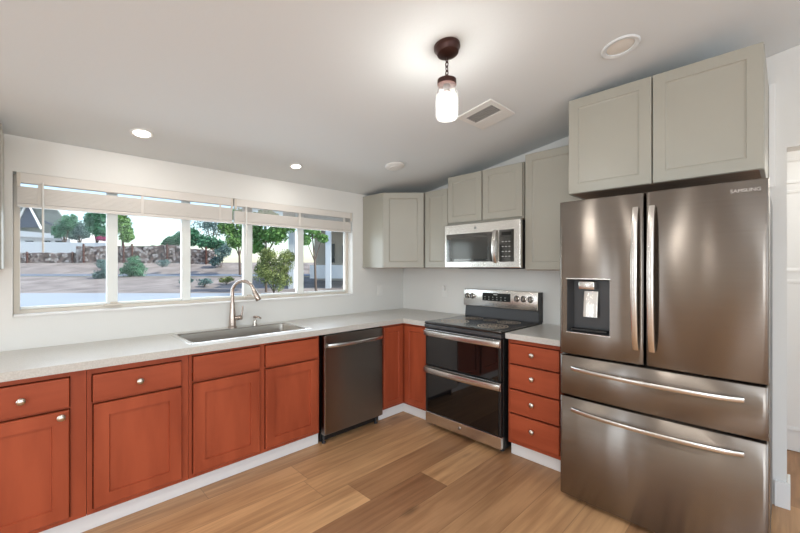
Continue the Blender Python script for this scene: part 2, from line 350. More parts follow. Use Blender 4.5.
# sill lining
MB().box(WX0+.002, WX1-.002, -.012, .074, WZ0+.001, WZ0+.014, .004).build('window_sill', M_trim, win)
w2 = struct(thing('added_window_2', None, None, (0, 0, 0)))  # invented window, out of view, framing the added south fill
b = MB()
for x in (-5.54, -3.87, -2.19, -.51): b.box(x, x+.06, YS-.12, YS-.05, .51, 2.49)
for z in (.51, 2.43): 
    for x in (-5.48, -3.81, -2.13): b.box(x, x+1.61, YS-.12, YS-.05, z, z+.06)
b.build('window_frame', M_vinyl, w2)
for nm, ya, yb, za, zb in (('added_window_3', -3.551, -5.349, .751, 2.249), ('added_window_4', -.701, -1.199, .301, 2.099)):  # made-up west windows, out of view, put in for the added fill lamps
    wr = struct(thing(nm, None, None, (0, 0, 0))); b = MB()
    b.box(XW-.12, XW-.05, ya, ya-.05, za, zb); b.box(XW-.12, XW-.05, yb+.05, yb, za, zb); b.box(XW-.12, XW-.05, yb+.05, ya-.05, za, za+.05); b.box(XW-.12, XW-.05, yb+.05, ya-.05, zb-.05, zb)
    if nm == 'added_window_3': b.box(XW-.11, XW-.06, (ya+yb)/2-.03, (ya+yb)/2+.03, za+.05, zb-.05)
    b.build('window_frame', M_vinyl, wr)

# ------------------------------------------------------------------ mini blinds, pulled up
def blind(x0, x1, label, wandx, gap, brk):
    r = thing('window_blind', label, 'blind', (x0, -.006, WZ1-.002), group='raised mini blinds over the window'); W = x1-x0; z = 1.955-.002
    MB().box(0, W, 0, .040, 1.893-z, 1.9535-z, .004).build('head_rail', M_slat, r)
    b = MB(); n = 12; lo, hi = 1.775, (1.866 if gap else 1.884)
    for i in range(n):
        zz = lo + (hi-lo)*i/(n-1) - z
        if gap and zz > 1.84 - z and False: continue
        b.box(.004, W-.004, .004, .036, zz, zz + ((hi-lo)/n*.93 if i < 8 or gap else .0022))
    b.build('slat_stack', M_slat, r)
    MB().box(.002, W-.002, .002, .038, 1.752-z, 1.772-z, .004).build('bottom_rail', M_slat, r)
    for k in range(3):
        x = W*(.08 + .42*k); MB().box(x-.008, x+.008, .0025, .0035, 1.772-z, 1.893-z).build('ladder_tape', M_slat, r)
    wz = 1.905-z; x = wandx-x0
    MB().tube([(x, -.006, wz), (x+.001, -.010, wz-.18), (x+.002, -.009, wz-.42)], .0055, 8).build('tilt_wand', M_white, r, 40)
    for x in brk: MB().box(x-x0-.008, x-x0+.008, -.004, -.0005, 1.868-z, 1.952-z, .001).build('bracket', M_beige, r)
blind(-3.190, -1.955, 'raised white mini blind over the left half of the window, bright gap in it', -3.078, True, (-3.18, -1.965))
blind(-1.945, -.760, 'raised white mini blind over the right half of the window, nearer the corner', -1.85, False, (-1.935, -.77))

# ------------------------------------------------------------------ red base cabinets
FF = -.592; DF = -.613       # face frame plane and door front plane
def knob(parent, x, z, y=DF):
    MB().lathe([(.009, 0), (.007, .006), (.007, .012), (.016, .017), (.0175, .021), (.014, .026), (.006, .029), (.001, .0295)], (x, y, z), (0, -1, 0), 20).build('knob', M_knob, parent, 50)
def base_body(r, W, z0=.102, z1=.870, openings=()):
    b = MB(); b.box(0, .018, FF+.019, -.012, z0, z1); b.box(W-.018, W, FF+.019, -.012, z0, z1); b.box(.018, W-.018, FF+.019, -.012, z0, z0+.018); b.box(.018, W-.018, -.024, -.012, z0+.018, z1)
    g = .0045; op = [(a-g, c+g, e-g, f+g) for a, c, e, f in openings]
    xs = sorted({0, W} | {v for o in op for v in o[:2]}); zs = sorted({z0, z1} | {v for o in op for v in o[2:]})
    for k in range(len(zs)-1):           # face frame, with a hole behind each door and drawer
        run = None
        for i in range(len(xs)-1):
            mx, mz = (xs[i]+xs[i+1])/2, (zs[k]+zs[k+1])/2
            solid = not any(o[0] < mx < o[1] and o[2] < mz < o[3] for o in op)
            if solid and run is None: run = xs[i]
            if run is not None and (not solid or i == len(xs)-2):
                b.box(run, xs[i+1] if solid else xs[i], FF, FF+.018, zs[k], zs[k+1]); run = None
    return b.build('body', M_red, r)
BK_ = FF+.012
def drawer(r, x0, x1, z0, z1, kn=None, knz=None):
    d = MB().box(x0, x1, DF, BK_, z0, z1, .004).build('drawer', M_redh, r)
    # dark routed bottom edge
    if kn is not None: knob(d, kn, knz if knz else (z0+z1)/2)
    return d
def cdoor(r, x0, x1, z0, z1, kn=None, knz=None, rail=.064):
    d = MB().panel(x0, x1, DF, BK_, z0, z1, rail, .004, .013, .004).build('door', M_red, r)
    if kn is not None: knob(d, kn, knz)
    return d
X0 = -3.363; off = lambda x: x-X0
r = thing('base_cabinet', 'cherry base cabinet at the left edge with knobs on both its drawer and its door', 'cabinet', (X0, 0, 0)); base_body(r, .44, openings=((off(-3.34), off(-2.99), .692, .838), (off(-3.34), off(-2.99), .130, .676)))
drawer(r, off(-3.34), off(-2.99), .692, .838, off(-3.163)); cdoor(r, off(-3.34), off(-2.99), .130, .676, off(-3.022), .650)
X0 = -2.921
r = thing('base_cabinet', 'cherry base cabinet left of the sink with one knob, on its drawer only', 'cabinet', (X0, 0, 0)); base_body(r, .478, openings=((off(-2.898), off(-2.484), .692, .832), (off(-2.894), off(-2.482), .130, .676)))
drawer(r, off(-2.898), off(-2.484), .692, .832, off(-2.693)); cdoor(r, off(-2.894), off(-2.482), .130, .676)
X0 = -2.441
r = thing('sink_base_cabinet', 'wide cherry sink cabinet with two knobless doors, left of the dishwasher', 'cabinet', (X0, 0, 0)); base_body(r, .920, openings=[(off(a), off(c), e, f) for a, c in ((-2.418, -2.001), (-1.958, -1.541)) for e, f in ((.700, .848), (.130, .682))])
for a, c in ((-2.418, -2.001), (-1.958, -1.541)):
    MB().box(off(a), off(c), DF, BK_, .700, .848, .004).build('false_drawer_front', M_redh, r)
    cdoor(r, off(a), off(c), .130, .682)
# corner cabinet: an L-shaped carcass with two doors meeting in the inner corner
r = thing('corner_cabinet', 'cherry corner cabinet with two narrow doors meeting, between dishwasher and range', 'cabinet', (0, 0, 0))
b = MB(); b.prism([(-.868, FF), (-.868, -.012), (-.012, -.012), (-.012, -.905), (FF, -.905), (FF, FF)], 'z', .102, .870); b.build('body', M_red, r)
MB().panel(-.858, FF-.0235, DF, FF-.0015, .125, .850, .048, .006, .010, .004).build('door', M_red, r)
t = MB(); t.panel(0, .266, 0, .019, .125, .850, .048, .006, .010, .004)
bb = MB(); bb.merge(t.bm, Matrix.Translation((DF, -.633, 0)) @ Matrix.Rotation(RW, 4, 'Z')); bb.build('door', M_red, r)
# four-drawer unit
Y0 = -1.700
r = thing('drawer_cabinet', 'cherry cabinet of four stacked drawers between range and refrigerator', 'cabinet', (0, Y0, 0), RW); base_body(r, .400, openings=[(.018, .385, e, f) for e, f in ((.695, .835), (.512, .683), (.334, .500), (.135, .322))])
for (za, zb) in ((.695, .835), (.512, .683), (.334, .500), (.135, .322)):
    drawer(r, .018, .385, za, zb, .197, (za+zb)/2+.012)

# ------------------------------------------------------------------ worktops, sink, tap
SX0, SX1, SY0, SY1 = -2.395, -1.575, -.520, -.105     # sink cutout
def slab(b, x0, x1, y0, y1): b.box(x0, x1, y0, y1, .872, .914)
b = MB()
slab(b, -3.372, SX0, -.635, -.002); slab(b, SX1, -.002, -.635, -.002); slab(b, SX0, SX1, -.635, SY0); slab(b, SX0, SX1, SY1, -.002); slab(b, -.635, -.002, -.912, -.635)
bmesh.ops.remove_doubles(b.bm, verts=b.bm.verts, dist=.0005)
o = b.build('worktop', M_top); tag(o, 'long L-shaped pale quartz worktop running under the window, holding the sink', 'countertop')
o = MB().box(-.635, -.002, -2.100, -1.696, .872, .914, .003).build('worktop', M_top); tag(o, 'short pale quartz worktop on the four-drawer cabinet beside the refrigerator', 'countertop')
r = thing('kitchen_sink', 'wide stainless single-bowl sink set into the worktop under the window', 'sink', ((SX0+SX1)/2, (SY0+SY1)/2, .914))
hx, hy = (SX1-SX0)/2, (SY1-SY0)/2
def rrect(hx, hy, rad, z, n=6):
    P = []
    for cx, cy, a0 in ((hx-rad, hy-rad, 0), (-hx+rad, hy-rad, 90), (-hx+rad, -hy+rad, 180), (hx-rad, -hy+rad, 270)):
        for i in range(n+1):
            a = math.radians(a0 + 90*i/n); P.append((cx+rad*math.cos(a), cy+rad*math.sin(a), z))
    return P
def loft(b, loops, cap_last=True):
    V = [[b.bm.verts.new(p) for p in L] for L in loops]; n = len(V[0])
    for A, B in zip(V, V[1:]):
        for i in range(n): b.bm.faces.new((A[i], A[(i+1) % n], B[(i+1) % n], B[i]))
    if cap_last: b.bm.faces.new(V[-1])
b = MB(); loft(b, [rrect(hx-.004, hy-.004, .03, -.006), rrect(hx-.010, hy-.010, .03, -.10), rrect(hx-.012, hy-.012, .03, -.200), rrect(hx-.03, hy-.03, .03, -.215)]); b.build('bowl', M_sink, r, 40)
b = MB(); loft(b, [rrect(hx-.004, hy-.004, .03, -.006), rrect(hx-.004, hy-.004, .03, .0025), rrect(hx+.026, hy+.024, .03, .0025), rrect(hx+.030, hy+.028, .034, .0006)], False); b.build('rim', M_steelb, r, 40)
MB().lathe([(.045, .0), (.045, .003), (.030, .004), (.026, .001)], (0, .02, -.2145), n=20).build('drain', M_steelb, r)
fx, fy = -1.977, -.050
r = thing('kitchen_faucet', 'tall brushed nickel gooseneck tap with pull-down head behind the sink', 'faucet', (fx, fy, .914))
MB().lathe([(.034, 0), (.034, .008), (.028, .014), (.027, .05), (.023, .11), (.019, .16), (.017, .20)], n=24).build('body', M_nickel, r, 40)
dv = Vector((.71, -.70, 0)); P = []
Rr = .085
for z in (.195, .25): P.append(Vector((0, 0, z)))
for i in range(0, 13):
    a = PI - PI*i/12*.90; P.append(Vector((0, 0, .285)) + dv*(Rr + Rr*math.cos(a)) + Vector((0, 0, Rr*math.sin(a))))
MB().tube(P, .0135, 14).build('spout', M_nickel, r, 40)
e = P[-1]; d = (P[-1]-P[-2]).normalized()
d = (d + dv*.02).normalized(); MB().tube([e, e+d*.03, e+d*.075, e+d*.100, e+d*.106], [.0145, .017, .021, .022, .018], 16).build('spray_head', M_nickel, r, 40)
b = MB(); b.tube([(0.018, -.018, .075), (.055, -.050, .082)], [.018, .020], 14); b.tube([(.052, -.047, .085), (.058, -.052, .14), (.060, -.054, .172)], [.008, .006, .005], 10)
b.build('handle', M_nickel, r, 40)
r = thing('soap_dispenser', 'short nickel soap pump on the worktop right of the tap', 'soap dispenser', (-1.80, -.062, .914))
MB().lathe([(.021, 0), (.021, .006), (.016, .012), (.016, .040), (.010, .046), (.010, .060)], n=20).build('body', M_steelb, r, 40)
MB().lathe([(.014, .060), (.015, .074), (.012, .078)], n=20).tube([(0, 0, .070), (.02, -.025, .070), (.035, -.043, .058)], [.008, .007, .006], 10).build('pump_head', M_nickel, r, 40)

# outlets and switch
def outlet(name, label, cat, loc, rz, plug=False):
    r = thing(name, label, cat, loc, rz)
    MB().box(-.036, .036, -.007, -.0005, -.057, .057, .003).build('cover_plate', M_white, r)
    if not plug:
        MB().box(-.017, .017, -.009, -.0065, -.033, .033, .002).build('rocker', M_white, r)
    else:
        MB().box(-.017, .017, -.009, -.0065, -.045, -.005, .003).build('socket', M_white, r)
        MB().box(-.018, .018, -.034, -.009, .012, .062, .008).build('plug_in', M_white, r)
outlet('wall_switch', 'white switch plate on the window wall right of the window', 'switch', (-.366, 0, 1.138), 0)
outlet('wall_outlet', 'white outlet with a small plug-in beside the range', 'outlet', (0, -.620, 1.138), RW, True)

# ------------------------------------------------------------------ dishwasher
r = thing('dishwasher', 'dark stainless dishwasher with bowed bar handle under the worktop', 'dishwasher', (-1.496, 0, 0))
W = .604
MB().box(.004, W-.004, -.585, -.03, .10, .868, .003).build('body', M_black, r)
dd = MB().box(-.004, W-.004, -.640, -.588, .085, .862, .006).build('door', M_steeld, r)
P = [(.020+ (W-.036)*i/14, -.640-.012-.034*math.sin(PI*i/14)**.7, .782) for i in range(15)]
b = MB(); b.strip(P, (0, 0, 1), .030, (0, 1, 0), .012); b.box(.020, .034, -.650, -.6405, .767, .797, .002); b.box(W-.030, W-.016, -.650, -.6405, .767, .797, .002); b.build('handle', M_steelb, dd, 40)
MB().box(.006, W-.004, -.560, -.545, .012, .084, .002).build('toe_panel', M_black, r)
for x in (.03, W-.03): MB().lathe([(.016, 0.001), (.016, .012), (.008, .014), (.008, .10)], (x, -.575, 0), n=12).build('foot', M_char, r)
MB().box(-.002, .002, -.6416, -.640, .10, .855).build('edge_trim', M_steelb, r)

# ------------------------------------------------------------------ range
RY = -.921; W = .757
r = thing('kitchen_range', 'stainless and black double-oven range with glass cooktop', 'stove', (0, RY, 0), RW)
MB().box(.004, W-.004, -.615, -.02, .035, .900, .003).build('body', M_black, r)
MB().box(-.002, W+.002, -.655, -.062, .9015, .922, .006).build('cooktop', M_cook, r)
# chunky front lip below the glass
MB().box(0, W, -.660, -.617, .868, .900, .006).build('front_lip', M_char, r)
def burner(x, y, R):
    b = MB()
    for k, (ra, rb) in enumerate(((.98, .90), (.80, .66), (.56, .42), (.30, .16))):
        n = 44
        for i in range(n):
            if (i + k) % 2 == 0 and k in (1, 2): continue
            a0, a1 = 2*PI*i/n, 2*PI*(i+1)/n
            b.face([(x+R*q*math.cos(a), y+R*q*math.sin(a), .9225) for q, a in ((ra, a0), (ra, a1), (rb, a1), (rb, a0))])
    b.build('burner_ring', M_print, r)
burner(.19, -.20, .095); burner(.56, -.20, .10); burner(.19, -.47, .125); burner(.57, -.47, .125); burner(.378, -.20, .065)
def odoor(z0, z1, zh, nm):
    d = MB().box(.006, W-.006, -.650, -.618, z0, z1, .005).build('oven_door', M_black, r)
    MB().box(.030, W-.026, -.653, -.6505, z0+.008, zh-.028, .001).build('door_glass', M_bglass, d)
    P = [(.004+(W-.010)*i/20, -.668-.020*math.sin(PI*i/20)**.5, zh) for i in range(21)]
    b = MB(); b.strip(P, (0, 0, 1), .046, (0, 1, 0), .014)
    b.box(.004, .03, -.668, -.651, zh-.018, zh+.018, .003); b.box(W-.04, W-.012, -.668, -.651, zh-.018, zh+.018, .003)
    b.build('handle', M_steelb, d, 30)
    MB().box(.006, W-.006, -.656, -.6505, zh-.030, zh+.030, .002).build('handle_backplate', M_steelb, d)
    MB().box(W-.024, W-.010, -.675, -.664, zh-.015, zh+.012, .002).build('handle_end_cap', M_black, d)
odoor(.545, .862, .826, 'up'); odoor(.140, .538, .506, 'lo')
MB().box(.008, W-.006, -.652, -.618, .045, .136, .004).build('lower_panel', M_steelb, r)
e = MB().lathe([(.015, 0), (.015, .002), (.013, .0028)], (W*.49, -.652, .092), (0, -1, 0), 24).build('emblem', M_steelb, r, 40)
b = MB(); 
for rr_, a0, a1 in ((.0105, 0, 6.28), ):
    b.tube([(W*.49+rr_*math.cos(a0+(a1-a0)*i/24), -.6552, .092+rr_*math.sin(a0+(a1-a0)*i/24)) for i in range(25)], .0008, 6)
for sx in (-1, 1): b.tube([(W*.49+sx*.0045+.003*math.cos(t*.5), -.6552, .092+.005*math.sin(t*.5)*(1 if t < 10 else .8)) for t in range(0, 12)], .0007, 6)
b.build('emblem_script', M_char, e)
for x in (.05, W-.05): MB().lathe([(.018, .0005), (.018, .01), (.010, .012), (.010, .035)], (x, -.56, 0), n=12).build('foot', M_char, r)
# backguard
b = MB(); b.prism([(-.008, .9015), (-.058, .9015), (-.060, .928), (-.046, 1.020), (-.008, 1.020)], 'x', 0.002, W+.008); b.build('backguard_base', M_char, r)
bg_ = MB().box(-.006, W+.004, -.078, -.008, 1.022, 1.185, .010).build('control_panel', M_steelb, r, 40)
MB().box(W+.0045, W+.014, -.074, -.008, .925, 1.180, .002).build('end_cap', M_black, r)
MB().box(.215, .505, -.0805, -.0785, 1.082, 1.156, .001).build('display', M_disp, bg_)
for i in range(6):
    for j in range(2): MB().box(.238+i*.042, .250+i*.042, -.0815, -.0808, 1.094+j*.022, 1.098+j*.022).build('touch_key', M_mark, bg_)
MB().box(.335, .375, -.0815, -.0808, 1.138, 1.147).build('clock', M_mark, bg_)
def rknob(x):
    k = MB().lathe([(.025, 0), (.025, .004), (.020, .007), (.019, .026), (.016, .030)], (x, -.0785, 1.118), (0, -1, 0), 20).build('control_knob', M_steelb, bg_, 40)
    MB().lathe([(.028, 0), (.028, .002)], (x, -.0783, 1.118), (0, -1, 0), 20).build('knob_ring', M_char, k)
    MB().box(x-.0035, x+.0035, -.116, -.106, 1.100, 1.137, .001).build('knob_grip', M_char, k)
for x in (.045, .100, .566, .630, .694): rknob(x)

# ------------------------------------------------------------------ over-the-range microwave
MY = -.928
r = thing('microwave_oven', 'stainless microwave oven with black window mounted over the range', 'microwave', (0, MY, 0), RW); W = .757
MB().box(.002, W-.002, -.345, -.010, 1.385, 1.774, .004).build('body', M_black, r)
d = MB().box(0, W, -.385, -.347, 1.390, 1.778, .006).build('door', M_steelb, r)
MB().box(.022, .512, -.3875, -.3855, 1.442, 1.692, .001).build('window', M_mglass, d)
MB().box(.075, .46, -.3882, -.3877, 1.468, 1.655, .0).build('window_mesh', mat('window_mesh', (.035, .034, .03), .12, spec=.8), d)
MB().box(.570, .702, -.3875, -.3855, 1.440, 1.700, .001).build('control_panel', M_mglass, d)
for i in range(3):
    for j in range(4): MB().box(.596+i*.03, .611+i*.03, -.3885, -.3878, 1.480+j*.040, 1.486+j*.040).build('key', M_mark, d)
MB().box(.592, .680, -.3885, -.3878, 1.655, 1.683).build('display', M_disp, d)
P = [(.535, -.3865-.030*math.sin(PI*i/12)**.6-.004, 1.430+.275*i/12) for i in range(13)]
MB().strip(P, (1, 0, 0), .034, (0, 1, 0), .012).build('handle', M_steelb, d, 40)
e = MB().lathe([(.012, 0), (.012, .002)], (.335, -.3855, 1.735), (0, -1, 0), 20).build('emblem', M_mark, d)
MB().tube([(.335+.008*math.cos(i*PI/8), -.388, 1.735+.008*math.sin(i*PI/8)) for i in range(17)], .001, 6).build('emblem_script', M_char, e)
b = MB(); b.box(.12, .64, -.33, -.08, 1.3805, 1.3845); b.build('underside_filter', M_char, r)

# ------------------------------------------------------------------ sage grey wall cabinets
GD = .020
def gdoor(r, x0, x1, z0, z1, yf, rail=.058):
    d = MB().panel(x0, x1, yf, yf+GD-.0015, z0, z1, rail, .010, .008, .003).build('door', M_grey, r); return d
def gbox(r, W, D, z0, z1):
    MB().box(0, W, -D, -.003, z0+.004, z1, .001).build('body', M_grey, r)
    MB().box(.012, W-.012, -D+.004, -.010, z0, z0+.0035).build('underside', M_greyin, r)
r = thing('wall_cabinet', 'sage grey wall cabinet at the left edge of the photo, left of the window', 'cabinet', (-3.85, 0, 0)); gbox(r, .612, .31, 1.385, 2.14); gdoor(r, .004, .304, 1.389, 2.136, -.331); gdoor(r, .308, .608, 1.389, 2.136, -.331)
# diagonal corner cabinet
r = thing('corner_wall_cabinet', 'sage grey diagonal corner wall cabinet, its plain side facing the window', 'cabinet', (0, 0, 0))
poly = [(-.003, -.003), (-.610, -.003), (-.610, -.318), (-.318, -.610), (-.003, -.610)]
MB().prism(poly, 'z', 1.389, 2.140).build('body', M_grey, r)
MB().prism([(p[0]*.97-.006, p[1]*.97-.006) for p in poly], 'z', 1.3855, 1.3885).build('underside', M_greyin, r)
t = MB(); t.panel(.006, .407, 0, GD-.0015, 1.389, 2.136, .058, .010, .008, .003)
b = MB(); b.merge(t.bm, Matrix.Translation((-.610, -.318, 0)) @ Matrix.Rotation(-PI/4, 4, 'Z') @ Matrix.Translation((0, -GD, 0))); b.build('door', M_grey, r)
r = thing('wall_cabinet', 'narrow sage grey single-door wall cabinet left of the microwave', 'cabinet', (0, -.632, 0), RW); gbox(r, .290, .31, 1.385, 2.140); gdoor(r, .004, .286, 1.389, 2.136, -.331)
r = thing('wall_cabinet', 'short sage grey two-door wall cabinet above the microwave', 'cabinet', (0, -.928, 0), RW); gbox(r, .757, .325, 1.782, 2.235); gdoor(r, .006, .372, 1.800, 2.228, -.346, .055); gdoor(r, .384, .751, 1.800, 2.228, -.346, .055)
r = thing('wall_cabinet', 'tall sage grey single-door wall cabinet right of the microwave', 'cabinet', (0, -1.690, 0), RW); gbox(r, .450, .31, 1.372, 2.290); gdoor(r, .006, .444, 1.376, 2.286, -.331)
r = thing('refrigerator_wall_cabinet', 'deep sage grey two-door cabinet above the refrigerator', 'cabinet', (0, -2.150, 0), RW)
b = MB(); W = .920; D = .608
b.box(0, .018, -D, -.003, 1.868, 2.472); b.box(W-.018, W, -D, -.003, 1.868, 2.472); b.box(.018, W-.018, -D, -.003, 2.454, 2.472); b.box(.018, W-.018, -.015, -.003, 1.868, 2.454)
b.build('body', M_grey, r)
MB().box(.0185, W-.0185, -D+.001, -.016, 1.869, 1.885).build('underside', M_greyin, r)
gdoor(r, .002, .461, 1.870, 2.476, -.629, .060); gdoor(r, .467, .918, 1.870, 2.476, -.629, .060)
MB().box(W+.001, W+.028, -.022, -.003, 1.868, 2.472, .002).build('filler_strip', M_trim, r)

# ------------------------------------------------------------------ refrigerator
FYY = -2.179; W = .912
r = thing('refrigerator', 'stainless four-door refrigerator with water dispenser under the deep cabinet', 'refrigerator', (0, FYY, 0), RW)
MB().box(.004, W-.004, -.728, -.040, .030, 1.762, .006).build('body', M_char, r)
FR = -.839; BK = -.732
def front(x, x0, x1, bow=.006, rad=.012):
    # gently bowed face with rounded vertical edges
    u = (x-x0)/(x1-x0); y = FR - 0 + bow*(2*u-1)**2
    e = min(x-x0, x1-x)
    if e < rad: y += rad - math.sqrt(max(rad*rad-(rad-e)**2, 0))
    return y
def cols(x0, x1, extra=()):
    c = [x0, x0+.002, x0+.006, x0+.012, x0+.020, x0+.030] + [x0+.03+(x1-x0-.06)*i/14 for i in range(1, 14)] + [x1-.030, x1-.020, x1-.012, x1-.006, x1-.002, x1]
    c = [v for v in c if all(abs(v-q) > .004 for q in extra)]
    return sorted(c + list(extra))
def fdoor(name, x0, x1, z0, z1, hole=None, bow=.007):
    ex = (hole[0], hole[1]) if hole else ()
    xs = cols(x0, x1, ex); zs = [z0, z0+.004] + ([hole[2], hole[3]] if hole else []) + [z1-.004, z1]
    b = MB(); G = []
    for k, z in enumerate(zs):
        ins = .004 if k in (0, len(zs)-1) else 0
        G.append([b.bm.verts.new((x, front(x, x0, x1, bow)+ins, z)) for x in xs])
    for k in range(len(zs)-1):
        for i in range(len(xs)-1):
            if hole and zs[k] >= hole[2]-1e-6 and zs[k+1] <= hole[3]+1e-6 and xs[i] >= hole[0]-1e-6 and xs[i+1] <= hole[1]+1e-6: continue
            b.bm.faces.new((G[k][i], G[k][i+1], G[k+1][i+1], G[k+1][i]))
    Bt = [[b.bm.verts.new((x, BK, z)) for x in (x0, x1)] for z in (z0, z1)]
    b.bm.faces.new(G[0] + [Bt[0][1], Bt[0][0]]); b.bm.faces.new(list(reversed(G[-1])) + [Bt[1][0], Bt[1][1]])
    b.bm.faces.new([g[0] for g in G] + [Bt[1][0], Bt[0][0]]); b.bm.faces.new([g[-1] for g in reversed(G)] + [Bt[0][1], Bt[1][1]])
    b.bm.faces.new((Bt[0][0], Bt[0][1], Bt[1][1], Bt[1][0]))
    return b.build(name, M_steel, r, 50)
HX0, HX1, HZ0, HZ1 = .046, .280, 1.012, 1.328
dl = fdoor('door', 0, .442, .882, 1.789, (HX0, HX1, HZ0, HZ1)); dr = fdoor('door', .449, W, .882, 1.789)
du = fdoor('freezer_drawer', 0, W, .634, .870, bow=.012); dw = fdoor('freezer_drawer', 0, W, .032, .622, bow=.012)
# dispenser
b = MB(); y0a = front(HX0, 0, .442); y0b = front(HX1, 0, .442); yb = -.760
F = [(HX0, y0a, HZ0), (HX1, y0b, HZ0), (HX1, y0b, HZ1), (HX0, y0a, HZ1)]; B = [(HX0+.012, yb, HZ0+.02), (HX1-.012, yb, HZ0+.02), (HX1-.012, yb, HZ1-.012), (HX0+.012, yb, HZ1-.012)]
for i in range(4): b.face([F[i], F[(i+1) % 4], B[(i+1) % 4], B[i]])
b.face(B); ds = b.build('dispenser_recess', M_char, dl)
for (e, f) in ((HZ1-.002, HZ1+.004), (HZ0-.004, HZ0+.002)): 
    MB().box(HX0-.004, HX1+.004, FR-.001, FR+.006, e, f, .001).build('dispenser_trim', M_steelb, dl)
MB().box(.108, .196, -.826, -.775, 1.268, 1.314, .006).build('dispenser_nozzle', M_steelb, dl, 40)
b = MB(); b.strip([(.160, -.772, 1.255), (.160, -.784, 1.18), (.160, -.790, 1.105)], (1, 0, 0), .080, (0, 1, 0), .010); b.build('dispenser_paddle', M_steelb, dl)
MB().box(HX0+.02, HX1-.02, -.825, -.77, HZ0+.012, HZ0+.022, .002).build('drip_tray', M_black, dl)
def vhandle(d, x, x0, x1, lean):
    yb_ = front(x, x0, x1); n = 18; P = []
    for i in range(n+1):
        u = i/n; s_ = math.sin(PI*u); P.append((x+lean*s_*.012, yb_-.010-.042*s_**.55, .960+.755*u))
    b = MB(); b.strip(P, (1, 0, 0), .030, (0, 1, 0), .014)
    b.box(x-.012, x+.012, yb_-.012, yb_-.0005, .965, .995, .002); b.box(x-.012, x+.012, yb_-.012, yb_-.0005, 1.682, 1.712, .002)
    b.build('handle', M_steelb, d, 40)
vhandle(dl, .408, 0, .442, 0); vhandle(dr, .481, .449, W, 0)
def hhandle(d, z):
    n = 24; P = []; 
    for i in range(n+1):
        u = i/n; x = .075+.755*u; P.append((x, front(x, 0, W, .012)-.012-.040*math.sin(PI*u)**.6, z))
    b = MB(); b.strip(P, (0, 0, 1), .024, (0, 1, 0), .014)
    for x in (.080, .825): 
        y = front(x, 0, W, .012); b.box(x-.008, x+.008, y-.014, y-.0005, z-.010, z+.010, .002)
    b.build('handle', M_steelb, d, 40)
hhandle(du, .800); hhandle(dw, .556)
text_obj('SAMSUNG', 'logo_lettering', .0225, M_logo, dr, (.836, front(.836, .449, W)-.0012, 1.743), (PI/2, 0, 0))
for x in (.06, W-.06): MB().lathe([(.022, .001), (.022, .018), (.012, .02), (.012, .03)], (x, -.68, 0), n=12).build('foot', M_black, r)
MB().box(.03, W-.03, -.715, -.700, .012, .0295).build('toe_grille', M_black, r)

# ------------------------------------------------------------------ ceiling fixtures
TILT = -math.atan(.157)
def on_ceiling(x, y): return (x, y, ceil_z(y))
def can(label, x, y, R, lit, lensmat):
    r = thing('recessed_light', label, 'ceiling light', on_ceiling(x, y), rot=(TILT, 0, 0), group='recessed ceiling lights')
    MB().lathe([(R, -.0005), (R, -.004), (R*.94, -.009), (R*.74, -.006), (R*.72, -.003), (R*.72, -.0005)], n=40).build('trim_ring', M_ceil if not lit else M_white, r, 40)
    if lit: MB().lathe([(R*.70, -.001), (R*.70, -.0045), (R*.4, -.006), (.001, -.0065)], n=32).build('lens', lensmat, r, 40)
    else: MB().lathe([(R*.70, -.001), (R*.66, -.002), (.001, -.0025)], n=32).build('lens', lensmat, r, 40)
can('lit recessed ceiling light nearest the left edge, above the window', -2.64, -.369, .062, True, M_lens)
can('lit recessed ceiling light above the window left of the corner cabinets', -1.584, -.349, .050, True, M_lens)
can('unlit recessed ceiling light in front of the cabinet above the refrigerator', -.905, -2.53, .092, False, M_lensoff)
r = thing('smoke_detector', 'small flat white disc on the ceiling in front of the corner cabinets', 'smoke detector', on_ceiling(-.855, -.752), rot=(TILT, 0, 0))
MB().lathe([(.085, -.0005), (.085, -.010), (.078, -.016), (.05, -.018)], n=36).build('base', M_white, r, 40)
MB().lathe([(.048, -.0185), (.046, -.023), (.001, -.024)], n=30).build('cap', M_white, r, 40)
r = thing('air_vent', 'white ceiling air register with grey slats beside the pendant', 'vent', on_ceiling(-.915, -1.715), rot=(TILT, 0, 0))
vx, vy = .155, .135
b = MB(); b.box(-vx, -.095, -vy, vy, -.010, -.0005, .003); b.box(.03, vx, -vy, vy, -.010, -.0005, .003); b.box(-.095, .03, -vy, -.100, -.010, -.0005, .003); b.box(-.095, .03, .100, vy, -.010, -.0005, .003); b.build('frame', M_white, r)
MB().box(-.094, .029, -.099, .099, -.0025, -.0008).build('duct_shade_sheet', M_dark, r)  # flat dark sheet; the duct's shade is put into its colour
b = MB()
for i in range(5): b.box(-.090+i*.024, -.077+i*.024, -.099, .099, -.009, -.0035)
b.build('slat', M_grille, r)
# pendant
px_, py_ = -1.679, -1.985
r = thing('pendant_light', 'lit glass jar pendant hanging by a chain from a bronze ceiling rose', 'pendant lamp', on_ceiling(px_, py_))
b = MB(); b.lathe([(.064, -.0005), (.064, -.014), (.058, -.020), (.052, -.040), (.030, -.052), (.010, -.056)], axis=(0, 0, 1), n=32)
bmesh.ops.rotate(b.bm, cent=(0, 0, 0), matrix=Matrix.Rotation(TILT, 3, 'X'), verts=b.bm.verts); b.build('canopy', M_bronze, r, 40)
b = MB(); zz = -.056
for i in range(5):
    c = -.068 - i*.0215; P = []
    for k in range(13):
        a = 2*PI*k/12; o = (.0075*math.cos(a), 0, .0145*math.sin(a)); P.append((o[0], o[1], c+o[2]) if i % 2 == 0 else (o[1], o[0], c+o[2]))
    b.tube(P, .0024, 6, False)
b.build('chain', M_bronze, r, 60)
MB().lathe([(.008, -.158), (.012, -.162), (.046, -.166), (.046, -.190), (.043, -.191)], n=32).build('lid', M_bronze, r, 40)
